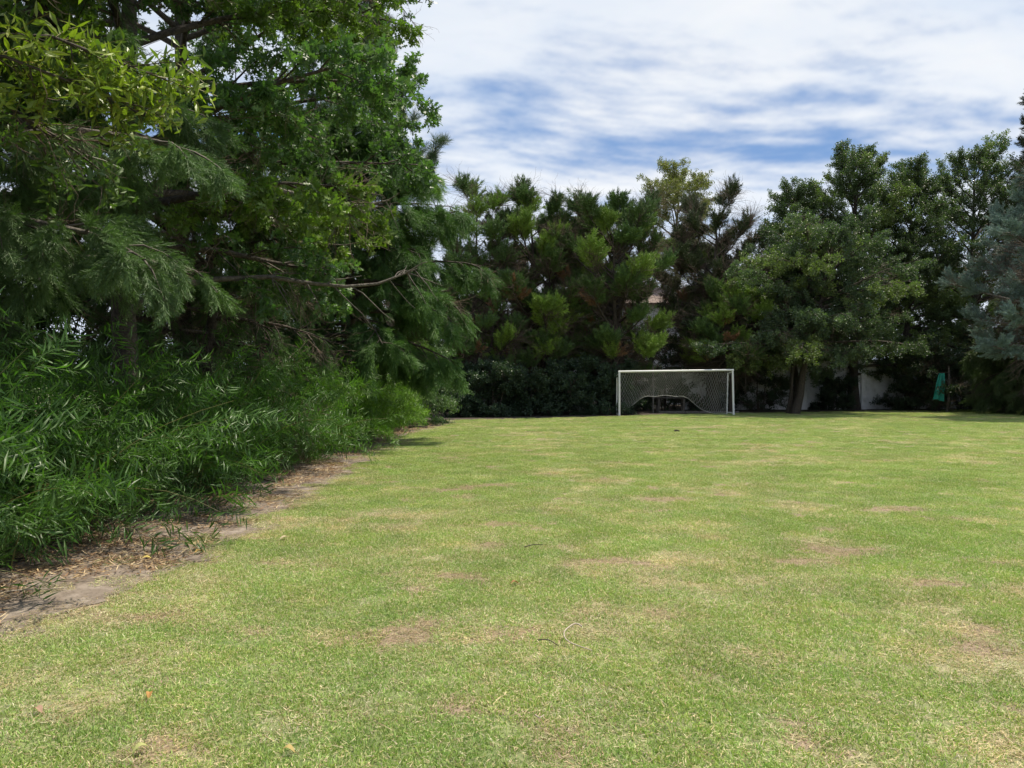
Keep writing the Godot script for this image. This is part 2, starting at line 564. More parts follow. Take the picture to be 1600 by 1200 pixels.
	for e in o.get("boughs", []):                     # single boughs whose course can be followed
		var mb := MB.new()
		var pts := PackedVector3Array(e)
		mb.tube(pts, taper(pts.size(), 0.03, 0.006), 5, Color.WHITE, false)
		for j in 16:
			var b := along(pts, lerpf(0.55, 1.0, j / 15.0))
			var p2 := curve(b[0], (b[1] * 0.8 + rdir() * 0.7 + Vector3.DOWN * 0.15).normalized(), rnd(0.2, 0.45), 3, -0.4, 0.15)
			mb.tube(p2, taper(4, 0.008, 0.003), 3, Color.WHITE, false)
			for k in 4:
				var c := along(p2, rnd(0.2, 1.0))
				where.append(turned(c[0], (c[1] + rdir() * 0.6).normalized(), sprig_scale * rnd(0.8, 1.15)))
				tint.append(c2.lerp(o.get("c3", c2), pow(rng.randf(), 1.4)))
		part("limb", mb, bark, t)
	if where.size(): scatter("crown", sprigs[o.sprig], mats[o.mat], where, tint, t)
	if dead.size(): scatter("dead_twigs", sprigs["twig"], mats["twig"], dead, dead_tint, t)
	return t

func bamboo(at: Vector3, label: String, sd: int, h: float, n: int, c1: Color, c2: Color) -> void:
	rng.seed = sd
	at.y = ground_y(at.x, at.z)
	var t := thing("bamboo_clump", label, "bamboo", at, "bamboo clumps along the bare strip")
	var where := []
	var tint := PackedColorArray()
	for i in n:
		var a := rnd(0, TAU)
		var r := 0.5 * sqrt(rng.randf())
		var p := Vector3(cos(a) * r, -0.05, sin(a) * r * 1.3)
		var lean := Vector3(rnd(-0.3, 0.6) if i % 9 > 0 else rnd(0.8, 1.1), 1.6, rnd(-0.5, 0.5)).normalized()
		var l := h * rnd(0.55, 1.2)
		var pts := curve(p, lean, l, 8, -rnd(0.7, 1.9), 0.05)
		var mb := MB.new()
		mb.tube(pts, taper(9, 0.007, 0.002), 4, Color(0.16, 0.18, 0.06).lerp(Color(0.3, 0.26, 0.12), rng.randf()), false)
		part("culm", mb, mats["bamboo"], t)
		var tone := rnd(0.8, 1.2)
		for k in int(l * 14.0):
			var c := along(pts, lerpf(0.1, 1.0, pow(rng.randf(), 0.8)))
			var out := Vector3(rnd(-0.6, 1.0), rnd(-0.5, 0.5), rnd(-0.9, 0.9)).normalized()
			var b := along(PackedVector3Array([c[0], c[0] + out * rnd(0.05, 0.32)]), rnd(0.3, 1.0))
			if b[0].y < 0.06: continue
			where.append(turned(b[0], (out + c[1] * 0.4 + Vector3.DOWN * 0.25).normalized(), rnd(0.75, 1.25)))
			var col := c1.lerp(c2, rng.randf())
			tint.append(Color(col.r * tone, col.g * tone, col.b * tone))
	scatter("foliage", sprigs["bamboo"], mats["bamboo"], where, tint, t)

# ------------------------------------------------------------------ sky
var sky_w := 3072
var sky_rows := []

func sky_row(r: int) -> void:
	var bytes := PackedByteArray()
	bytes.resize(sky_w * 3)
	var el := (0.5 - (r + 0.5) / (sky_w / 2)) * PI
	var y := sin(el)
	var ce := cos(el)
	var low := Color(0.45, 0.53, 0.63)
	for i in sky_w:
		var az := (i + 0.5) / sky_w * TAU   # 0 is -z
		var c := low
		if y > 0.0:
			var k := 1.0 / (y + 0.045)
			var px := sin(az) * ce * k
			var pz := -cos(az) * ce * k
			var wx := cloud_w.get_noise_2d(px * 40.0, pz * 40.0)
			var wz := cloud_w.get_noise_2d(px * 40.0 + 500.0, pz * 40.0 + 90.0)
			# sheets of cloud lie in broad streets; ragged streaks run slantwise through them
			var sx := px + 0.55 * pz
			var big := cloud_n.get_noise_2d(px * 20.0 + 20.0 * wx + 11.0, pz * 36.0 + 20.0 * wz + 40.0)
			var mid := cloud_n.get_noise_2d(sx * 50.0 + 22.0 * wz + 700.0, pz * 100.0 + 22.0 * wx)
			var fine := cloud_n.get_noise_2d(sx * 190.0 + 30.0 * wz, pz * 330.0 + 900.0 + 40.0 * wx)
			var street := 0.5 + 0.5 * cos((pz + 2.7 + 0.02 * px + 0.25 * wx) * TAU / 3.4)
			street = pow(street, 3.0) * smoothstep(0.08, 0.2, y)
			var cover := 1.03 + 0.25 * big + 0.72 * mid + 0.62 * fine - 0.62 * street
			cover += 0.15 * (1.0 - smoothstep(0.05, 0.2, y))
			cover = smoothstep(-0.1, 1.05, cover)
			var blue := Color(0.095, 0.19, 0.39).lerp(Color(0.3, 0.43, 0.62), pow(1.0 - y, 5.0))
			var thick := clampf(0.62 + 0.9 * big + 0.5 * mid + 0.35 * wx, 0.0, 1.0)
			var white := Color(0.4, 0.47, 0.575).lerp(Color(0.605, 0.61, 0.615), thick)
			white = white.lerp(Color(0.48, 0.56, 0.69), 0.9 * pow(1.0 - y, 6.0))
			c = blue.lerp(white, cover)
		var s := c.linear_to_srgb()
		bytes[i * 3] = int(clampf(s.r, 0, 1) * 255.0 + 0.5)
		bytes[i * 3 + 1] = int(clampf(s.g, 0, 1) * 255.0 + 0.5)
		bytes[i * 3 + 2] = int(clampf(s.b, 0, 1) * 255.0 + 0.5)
	sky_rows[r] = bytes

func make_sky() -> Image:
	var h := sky_w / 2
	sky_rows.resize(h)
	var task := WorkerThreadPool.add_group_task(sky_row, h / 2 + 1)
	WorkerThreadPool.wait_for_group_task_completion(task)
	var all := PackedByteArray()
	for r in h:
		all.append_array(sky_rows[mini(r, h / 2)])
	return Image.create_from_data(sky_w, h, false, Image.FORMAT_RGB8, all)

# ------------------------------------------------------------------ ground
func dryness(x: float, z: float) -> float:   # 0 lush turf, 1 worn, straw-coloured turf
	return 0.4 + 0.36 * noise_a.get_noise_2d(x * 1.3, z * 2.2) + 0.6 * noise_b.get_noise_2d(x * 3.5, z * 5.5) + 0.42 * noise_c.get_noise_2d(x * 11.0, z * 15.0)

func make_ground() -> void:
	var size := 1536
	var img := Image.create(size, size, false, Image.FORMAT_RGB8)
	for j in size:
		for i in size:
			var x := -20.0 + 60.0 * i / size
			var z := 10.0 - 60.0 * j / size
			var d := clampf(dryness(x, z), 0.0, 1.0)
			var g := Color(0.13, 0.165, 0.06).lerp(Color(0.26, 0.23, 0.135), d)
			var worn := smoothstep(0.36, 0.44, noise_b.get_noise_2d(x * 7.0 + 90.0, z * 10.0) + 0.3 * noise_c.get_noise_2d(x * 25.0, z * 25.0))
			g = g.lerp(Color(0.23, 0.17, 0.125), worn)
			var k := 1.0 + 0.5 * noise_c.get_noise_2d(i * 31.0, j * 31.0)
			img.set_pixel(i, j, Color(g.r * k, g.g * k, g.b * k).linear_to_srgb())
	var m := StandardMaterial3D.new()
	m.albedo_texture = ImageTexture.create_from_image(img)
	m.roughness = 0.95
	var mb := MB.new()
	# one sheet: fine near the viewer, coarse towards the horizon
	var xs := []
	var zs := []
	for e in [-500.0, -200.0, -80.0, -40.0]: xs.append(e)
	for i in 241: xs.append(-20.0 + 0.25 * i)
	for e in [60.0, 100.0, 250.0, 500.0]: xs.append(e)
	for e in [300.0, 100.0, 40.0, 20.0]: zs.append(e)
	for i in 241: zs.append(10.0 - 0.25 * i)
	for e in [-70.0, -110.0, -250.0, -700.0]: zs.append(e)
	for z in zs:
		for x in xs:
			mb.v.append(Vector3(x, ground_y(x, z), z))
			mb.n.append(Vector3.UP)
			mb.c.append(Color.WHITE)
			mb.u.append(Vector2((x + 20.0) / 60.0, (10.0 - z) / 60.0))
	var nx := xs.size()
	for j in zs.size() - 1:
		for i in nx - 1:
			var a := j * nx + i
			for q in [a, a + nx, a + 1, a + 1, a + nx, a + nx + 1]: mb.idx.append(q)
	structure("lawn_ground", mb, m)
	# bare soil strip beside the bamboo
	mb = MB.new()
	strip(mb, 4.0, 31.0, 0.07, 14, func(z: float, t: float) -> float: return lerpf(-6.0, path_edge(z) + (0.12 * noise_c.get_noise_1d(z * 60.0) + 0.07 * noise_b.get_noise_1d(z * 160.0)) * t, sqrt(t)), 0.006)
	structure("dirt_path", mb, mats["soil"])
	mb = MB.new()
	var cols := 90
	for i in cols + 1:
		var x := -14.0 + 60.0 * i / cols
		for k in 9:
			var z: float = -(far_edge(x) + [0.0, 0.3, 0.7, 1.5, 3.0, 5.0, 8.0, 12.0, 18.0][k])
			mb.v.append(Vector3(x, ground_y(x, z) + 0.01, z)); mb.n.append(Vector3.UP); mb.c.append(Color.WHITE)
	for i in cols:
		for k in 8:
			var a := i * 9 + k
			for q in [a, a + 1, a + 9, a + 9, a + 1, a + 10]: mb.idx.append(q)
	structure("tree_bed_ground", mb, mats["humus"])
	mb = MB.new()
	strip(mb, -6.0, 33.0, 0.4, 5, func(z: float, t: float) -> float: return lerpf(-20.0, -4.35 + 0.25 * noise_b.get_noise_1d(z * 20.0), pow(t, 0.5)), 0.014)
	structure("hedge_bed_ground", mb, mats["humus"])

func strip(mb: MB, d0: float, d1: float, st: float, cols: int, edge: Callable, lift: float) -> void:
	if d0 > 0.0: d0 = -6.0
	var rows := int((d1 - d0) / st) + 1
	for j in rows:
		var z := -(d0 + j * st)
		for i in cols + 1:
			var x: float = edge.call(z, float(i) / cols)
			mb.v.append(Vector3(x, ground_y(x, z) + lift, z)); mb.n.append(Vector3.UP); mb.c.append(Color.WHITE)
	for j in rows - 1:
		for i in cols:
			var a := j * (cols + 1) + i
			for q in [a, a + cols + 1, a + 1, a + 1, a + cols + 1, a + cols + 2]: mb.idx.append(q)

func make_turf() -> void:
	rng.seed = 77
	var where := [[], [], []]
	var tint := [PackedColorArray(), PackedColorArray(), PackedColorArray()]
	var z := -1.6
	while z > -43.0:
		var st := 0.175 if z > -9.0 else (0.21 if z > -18.0 else 0.26)
		var half := -z * 0.76 + 1.4
		var x := maxf(-half, -4.6)
		while x < half:
			var px := x + rnd(-0.06, 0.06)
			var pz := z + rnd(-0.06, 0.06)
			x += st
			var e := path_edge(pz)
			if px < e - 0.05 + rnd(-0.25, 0.15):
				# stray tufts on the bare soil
				if px < e - 1.0 or noise_c.get_noise_2d(px * 16.0, pz * 16.0) < 0.22 + 0.4 * (e - px): continue
			if -pz > far_edge(px) + rnd(-0.1, 0.5): continue
			var worn := noise_b.get_noise_2d(px * 7.0 + 90.0, pz * 10.0) + 0.3 * noise_c.get_noise_2d(px * 25.0, pz * 25.0)
			var d := dryness(px, pz) + rnd(-0.16, 0.16) + (0.5 if worn > 0.36 else 0.0)
			d += 0.3 * (1.0 - smoothstep(0.0, 0.7, px - e))
			var k := 0 if d < 0.38 else (1 if d < 0.72 else 2)
			var a := rnd(0, TAU)
			var s := rnd(0.8, 1.15)
			where[k].append(Transform3D(Basis(Vector3.UP, a).scaled(Vector3(s, s * rnd(0.75, 1.25) * (0.45 if worn > 0.42 else 1.0), s)), Vector3(px, ground_y(px, pz), pz)))
			var g := rnd(0.88, 1.12) * (1.0 + 0.16 * noise_b.get_noise_2d(px * 5.0, pz * 5.0))
			if worn > 0.42: tint[k].append(Color(g * 0.85, g * 0.78, g * 0.78))   # dead brown turf
			else: tint[k].append(Color(g * rnd(0.95, 1.08), g, g * rnd(0.9, 1.05)))
		z -= st
	var names := ["lush_grass", "grass", "dry_grass"]
	var labels := ["short green mown grass covering the lawn", "mown grass mixed with straw-coloured blades across the lawn", "straw-coloured dry grass in worn patches of the lawn"]
	for k in 3:
		var o := scatter(names[k], sprigs["turf%d" % k], mats["grass"], where[k], tint[k], self)
		o.set_meta("label", labels[k])
		o.set_meta("category", "grass")

func make_litter() -> void:
	rng.seed = 78
	var where := []
	var tint := PackedColorArray()
	for i in 1300:
		var z := -rnd(2.5, 31.0)
		var e := path_edge(z)
		var x := lerpf(-5.2, e, pow(rng.randf(), 1.7) * 0.9)
		where.append(Transform3D(Basis(Vector3.UP, rnd(0, TAU)).scaled(Vector3.ONE * rnd(0.7, 1.2)), Vector3(x, ground_y(x, z) + 0.014, z)))
		var g := rnd(0.65, 1.15)
		tint.append(Color(g, g * rnd(0.92, 1.0), g * 0.95))
	var o := scatter("leaf_litter", sprigs["litter"], mats["dry"], where, tint, self)
	o.set_meta("label", "dry fallen bamboo leaves strewn over the bare soil strip")
	o.set_meta("category", "leaf litter")

# ------------------------------------------------------------------ the goal
func make_goal() -> void:
	rng.seed = 5
	var g := thing("football_goal", "white metal football goal with a drooping net", "goal", Vector3(4.9, ground_y(4.9, -34.4), -34.4))
	var w := 5.17
	var rise := 0.075
	var pw: Material = mats["white_paint"]
	var r := 0.046
	var post := func(called: String, a: Vector3, b: Vector3, rad: float) -> void:
		var mb := MB.new()
		mb.tube(PackedVector3Array([a, a.lerp(b, 0.5), b]), PackedFloat32Array([rad, rad, rad]), 12, Color.WHITE)
		part(called, mb, pw, g)
	post.call("goalpost", Vector3(0, -0.06, 0), Vector3(0, 2.0, 0), r)
	post.call("goalpost", Vector3(w + 0.05, rise - 0.06, 0), Vector3(w, 2.0 + rise, 0), r)
	post.call("crossbar", Vector3(-0.05, 2.0 + 0.02, 0), Vector3(w + 0.05, 2.0 + rise + 0.02, 0), r)
	post.call("rear_post", Vector3(0.0, -0.06, -0.85), Vector3(0.0, 1.9, -0.75), 0.03)
	post.call("rear_post", Vector3(w - 0.02, rise - 0.06, -0.85), Vector3(w, 1.98, -0.75), 0.03)
	post.call("side_bar", Vector3(0, 1.95, 0), Vector3(0, 1.86, -0.76), 0.025)
	post.call("side_bar", Vector3(w, 2.02, 0), Vector3(w, 1.94, -0.76), 0.025)
	post.call("ground_bar", Vector3(0, 0.05, 0), Vector3(0, 0.05, -0.85), 0.025)
	post.call("ground_bar", Vector3(w + 0.04, 0.05 + rise, 0), Vector3(w, 0.05 + rise, -0.85), 0.025)
	# the net: diamonds that sag, with the lower edge caught up in the middle
	var nu := 46
	var nv := 15
	var mb := MB.new()
	var at := func(i: int, j: int) -> Vector3:
		var u := (i + (0.5 if j % 2 == 1 else 0.0)) / nu
		var v := float(j) / nv
		var low := lerpf(0.2, 0.9, smoothstep(0.02, 0.3, u)) if u < 0.4 else lerpf(0.9, 0.08, smoothstep(0.56, 0.86, u))
		var y := lerpf(2.0 + rise * u, low, v)
		var x := u * w + 0.16 * sin(v * PI) * (0.5 - u) + v * (1.0 - v) * 0.5 * sin(u * 9.0)
		return Vector3(x, y + 0.03 * sin(u * 31.0 + v * 7.0), -0.05 - 0.72 * pow(v, 0.7) - 0.1 * sin(u * 14.0) * v)
	for j in nv:
		for i in nu:
			var p: Vector3 = at.call(i, j)
			var odd := j % 2
			for k in [i - 1 + odd, i + odd]:
				if k < 0 or k > nu: continue
				var q: Vector3 = at.call(k, j + 1)
				mb.tube(PackedVector3Array([p, q]), PackedFloat32Array([0.005, 0.005]), 3, Color(0.46, 0.46, 0.45), false)
	var hem := PackedVector3Array()
	for i in nu: hem.append(at.call(i, nv))
	part("net", mb, mats["net"], g)
	mb = MB.new()
	mb.tube(hem, taper(hem.size(), 0.008, 0.008), 4, Color(0.5, 0.5, 0.48))
	part("hem_rope", mb, mats["net"], g)

func box_part(called: String, lo: Vector3, hi: Vector3, m: Material, parent: Node, b := 0.008) -> MeshInstance3D:
	var mb := MB.new()
	mb.box(lo, hi, b, Color.WHITE)
	return part(called, mb, m, parent)

func make_yard() -> void:
	# picnic table in the shade behind the goal
	var x0 := 7.9
	var z0 := -37.6
	var t := thing("picnic_table", "dark weathered wooden picnic table in the shade behind the net", "table", Vector3(x0, ground_y(x0, z0), z0))
	for i in 4: box_part("plank", Vector3(-0.9, 0.7, -0.36 + 0.185 * i), Vector3(0.9, 0.74, -0.19 + 0.185 * i), mats["old_wood"], t)
	for sx in [-0.62, 0.62]:
		for sz in [-0.28, 0.2]: box_part("leg", Vector3(sx - 0.05, -0.04, sz), Vector3(sx + 0.05, 0.697, sz + 0.09), mats["old_wood"], t)
		box_part("crosspiece", Vector3(sx - 0.03, 0.36, -0.187), Vector3(sx + 0.03, 0.44, 0.197), mats["old_wood"], t)
	# low pale timber along the bed
	t = thing("timber_edging", "pale timber edging lying low behind the goal", "edging", Vector3(7.1, ground_y(8.0, -36.4), -36.5))
	for i in 3: box_part("timber", Vector3(i * 1.3, -0.02, -0.06 + 0.03 * i), Vector3(i * 1.3 + 1.27, 0.1, 0.06 + 0.03 * i), mats["bark_grey"], t, 0.012)
	# thin pale post left of the goal's middle
	t = thing("thin_post", "thin pale post standing behind the left half of the goal", "post", Vector3(6.9, ground_y(6.9, -36.9), -36.9))
	var mb := MB.new()
	mb.tube(PackedVector3Array([Vector3(0, -0.1, 0), Vector3(0.02, 1.1, 0), Vector3(0, 2.2, 0)]), PackedFloat32Array([0.05, 0.045, 0.04]), 8, Color.WHITE)
	part("shaft", mb, mats["bark_grey"], t)
	mb = MB.new()
	mb.tube(PackedVector3Array([Vector3(0, 2.2, 0), Vector3(0, 2.24, 0), Vector3(0, 2.28, 0)]), PackedFloat32Array([0.055, 0.055, 0.02]), 8, Color.WHITE)
	part("cap", mb, mats["bark_grey"], t)
	# garden wall behind the trees
	t = thing("garden_wall", "pale grey rendered garden wall under the trees at the far right", "wall", Vector3(9.2, 0.0, -40.7))
	for i in 7:
		var a := i * 3.4
		box_part("panel", Vector3(a, -0.2, -0.1 - 0.35 * i), Vector3(a + 3.1, 2.75, 0.1 - 0.35 * i), mats["render"], t)
		box_part("pier", Vector3(a + 3.1, -0.2, -0.2 - 0.35 * i), Vector3(a + 3.4, 2.95, 0.2 - 0.35 * i), mats["render"], t)
		box_part("coping", Vector3(a, 2.75, -0.16 - 0.35 * i), Vector3(a + 3.1, 2.83, 0.16 - 0.35 * i), mats["render"], t)
	t = thing("garden_wall", "low whitewashed wall seen through the trunks left of the goal", "wall", Vector3(-8.0, 0.0, -43.0))
	for i in 4:
		box_part("panel", Vector3(i * 4.2, -0.2, -0.1), Vector3(i * 4.2 + 4.0, 1.7, 0.1), mats["whitewash"], t)
		box_part("pier", Vector3(i * 4.2 + 4.0, -0.2, -0.16), Vector3(i * 4.2 + 4.2, 1.85, 0.16), mats["whitewash"], t)
	# the neighbour's white house, glimpsed through the belt of trees
	t = thing("white_house", "white house glimpsed through gaps in the cypresses above the goal", "house", Vector3(6.2, 0.0, -50.0))
	box_part("wall", Vector3(0, -0.2, -6.0), Vector3(9.0, 6.8, 0), mats["whitewash"], t, 0.02)
	mb = MB.new()
	var wt := Color.WHITE
	var e := [Vector3(-0.5, 6.803, 0.5), Vector3(9.5, 6.803, 0.5), Vector3(9.5, 6.803, -6.5), Vector3(-0.5, 6.803, -6.5), Vector3(2.4, 8.2, -3), Vector3(6.6, 8.2, -3)]
	mb.quad(e[0], e[4], e[5], e[1], wt); mb.quad(e[2], e[5], e[4], e[3], wt)
	mb.tri(e[1], e[5], e[2], wt); mb.tri(e[3], e[4], e[0], wt); mb.quad(e[0], e[1], e[2], e[3], wt)
	part("roof", mb, mats["roof_tile"], t)
	for i in 3:
		var wx := 1.2 + i * 2.7
		var f := box_part("window", Vector3(wx, 1.4, 0.003), Vector3(wx + 1.2, 2.7, 0.05), mats["white_paint"], t)
		box_part("pane", Vector3(wx + 0.08, 1.48, 0.053), Vector3(wx + 1.12, 2.62, 0.06), mats["window"], f, 0.001)
	# teal cloth hanging from a pale slanting stem
	t = thing("leaning_pole", "pale bare pole leaning beside the teal cloth", "pole", Vector3(21.75, ground_y(22, -37.7), -37.7))
	mb = MB.new()
	mb.tube(PackedVector3Array([Vector3(0.0, -0.1, 0), Vector3(0.12, 1.0, 0.02), Vector3(0.1, 2.3, 0)]), PackedFloat32Array([0.07, 0.06, 0.045]), 8, wt)
	part("pole", mb, mats["bark_grey"], t)
	t = thing("hanging_cloth", "teal green cloth hanging in the dark under the right-hand trees", "cloth", Vector3(21.3, ground_y(21.3, -37.5), -37.5))
	mb = MB.new()
	var prev := []
	for j in 11:
		var v := j / 10.0
		var row := []
		for i in 13:
			var u := i / 12.0
			var half := lerpf(0.13, 0.34, pow(v, 0.8))
			row.append(Vector3((u - 0.5) * 2.0 * half + 0.16 * (1.0 - v) - 0.08, 1.95 - 1.35 * v + 0.06 * sin(u * 5.0) * v, 0.06 * sin(u * 15.0 + v * 2.0) * (0.5 + v)))
		if prev.size():
			for i in 12: mb.quad(prev[i], prev[i + 1], row[i + 1], row[i], wt)
		prev = row
	var cm: StandardMaterial3D = mats["teal_cloth"]
	cm.cull_mode = BaseMaterial3D.CULL_DISABLED
	part("cloth", mb, cm, t)
	mb = MB.new()
	mb.tube(PackedVector3Array([Vector3(-0.35, 1.95, -0.02), Vector3(0.5, 2.0, -0.12)]), PackedFloat32Array([0.012, 0.012]), 5, wt)
	part("cord", mb, mats["old_wood"], t)

func twig(label: String, pts: Array, r: float, m: Material, called := "fallen_twig") -> void:
	var base: Vector3 = pts[0]
	base.y = ground_y(base.x, base.z)
	var t := thing(called, label, "twig", base, "twigs lying on the ground")
	var pk := PackedVector3Array()
	for i in pts.size():
		var p: Vector3 = pts[i]
		pk.append(Vector3(p.x - base.x, p.y + ground_y(p.x, p.z) - base.y, p.z - base.z))
	var c := Curve3D.new()
	for i in pk.size():
		var tan := (pk[mini(i + 1, pk.size() - 1)] - pk[maxi(i - 1, 0)]) / 6.0
		c.add_point(pk[i], -tan, tan)
	var fine := c.tessellate_even_length(4, 0.02)
	var mb := MB.new()
	mb.tube(fine, taper(fine.size(), r, r * 0.55), 6, Color.WHITE)
	part("stick", mb, m, t)

func fallen_leaf(label: String, x: float, z: float, length: float, col: Color, sd: int) -> void:
	rng.seed = sd
	var t := thing("fallen_leaf", label, "leaf", Vector3(x, ground_y(x, z) + 0.024, z), "single dead leaves on the ground")
	var mb := MB.new()
	var a := rnd(0, TAU)
	var d := Vector3(cos(a), 0.12, sin(a)).normalized()
	var sd2 := d.cross(Vector3.UP).normalized()
	var n := 7
	for s in [-1.0, 1.0]:
		for i in n:
			var row := []
			for k in 2:
				var t2 := float(i + k) / n
				var mid := d * length * (t2 - 0.5) + Vector3.UP * (0.02 * sin(t2 * 3.0) - 0.006)
				var wd := length * 0.27 * sin(pow(t2, 0.8) * PI)
				row.append(mid)
				row.append(mid + sd2 * s * wd + Vector3.UP * wd * 0.5)
			if s > 0: mb.quad(row[0], row[2], row[3], row[1], col)
			else: mb.quad(row[0], row[1], row[3], row[2], col)
	part("blade", mb, mats["dry"], t)
	mb = MB.new()
	mb.tube(PackedVector3Array([d * length * -0.49 + Vector3(0, -0.004, 0), d * length * -0.62, d * length * -0.75 + Vector3(0, -0.01, 0)]), PackedFloat32Array([0.0022, 0.0018, 0.0015]), 4, Color(0.3, 0.2, 0.1), false)
	part("stalk", mb, mats["dry"], t)

func make_debris() -> void:
	var bg: Material = mats["bark_grey"]
	var bd: Material = mats["bark_dark"]
	twig("pale hooked twig curling out of the lawn in the foreground", [Vector3(0.44, 0.07, -4.74), Vector3(0.40, 0.085, -4.75), Vector3(0.335, 0.07, -4.68), Vector3(0.32, 0.05, -4.62), Vector3(0.345, 0.035, -4.56), Vector3(0.4, 0.03, -4.5), Vector3(0.47, 0.028, -4.43)], 0.0055, mats["pale_twig"])
	twig("thin dark twig left of the hooked twig on the lawn", [Vector3(0.16, 0.032, -4.6), Vector3(0.22, 0.04, -4.58), Vector3(0.28, 0.03, -4.5)], 0.004, bd)
	twig("dark broken stick lying across the bare soil by the bamboo", [Vector3(-4.25, 0.05, -12.4), Vector3(-4.0, 0.06, -12.0), Vector3(-3.65, 0.05, -11.7)], 0.02, bd)
	twig("pale curled strip of bark on the bare soil", [Vector3(-3.52, 0.025, -7.85), Vector3(-3.45, 0.05, -7.8), Vector3(-3.34, 0.02, -7.72)], 0.012, mats["pale_twig"])
	twig("small brown twig on the lawn straight ahead", [Vector3(0.12, 0.035, -7.2), Vector3(0.2, 0.045, -7.25), Vector3(0.3, 0.035, -7.3)], 0.005, bd)
	twig("long thin twig at the left end of the bare soil", [Vector3(-3.95, 0.03, -5.45), Vector3(-3.7, 0.04, -5.62), Vector3(-3.4, 0.025, -5.75)], 0.006, mats["pale_twig"])
	twig("white forked scrap of twig in the nearest grass", [Vector3(0.11, 0.03, -3.56), Vector3(0.13, 0.045, -3.5), Vector3(0.15, 0.04, -3.54)], 0.004, mats["pale_twig"])
	twig("short dark clod of bark on the lawn before the goal", [Vector3(5.13, 0.03, -23.8), Vector3(5.2, 0.05, -23.8), Vector3(5.28, 0.03, -23.75)], 0.035, bd)
	twig("grey root lying at the far end of the bare soil", [Vector3(-3.6, 0.04, -26.0), Vector3(-3.3, 0.09, -25.8), Vector3(-2.9, 0.05, -25.9)], 0.05, bd)
	fallen_leaf("yellow curled leaf on the edge of the bare soil", -2.9, -6.98, 0.1, Color(0.45, 0.3, 0.09), 1)
	fallen_leaf("orange leaf in the grass at the left foreground", -1.83, -3.8, 0.055, Color(0.42, 0.22, 0.07), 2)
	fallen_leaf("yellow-brown leaf at the bottom edge of the lawn", -0.96, -3.23, 0.06, Color(0.42, 0.32, 0.12), 3)
	fallen_leaf("pale green leaf fallen in the nearest grass at left", -1.6, -3.24, 0.07, Color(0.36, 0.38, 0.14), 4)
	fallen_leaf("pinkish dead leaf in the grass at far left", -2.28, -3.62, 0.06, Color(0.36, 0.23, 0.16), 5)
	fallen_leaf("tan leaf on the lawn between bare soil and shadow", -2.3, -7.6, 0.1, Color(0.5, 0.42, 0.28), 6)
	fallen_leaf("yellow sliver of leaf on the middle of the bare soil", -3.25, -6.7, 0.1, Color(0.55, 0.45, 0.12), 7)
	fallen_leaf("brown leaf on the lawn in the middle distance", 0.02, -5.95, 0.07, Color(0.3, 0.15, 0.06), 8)

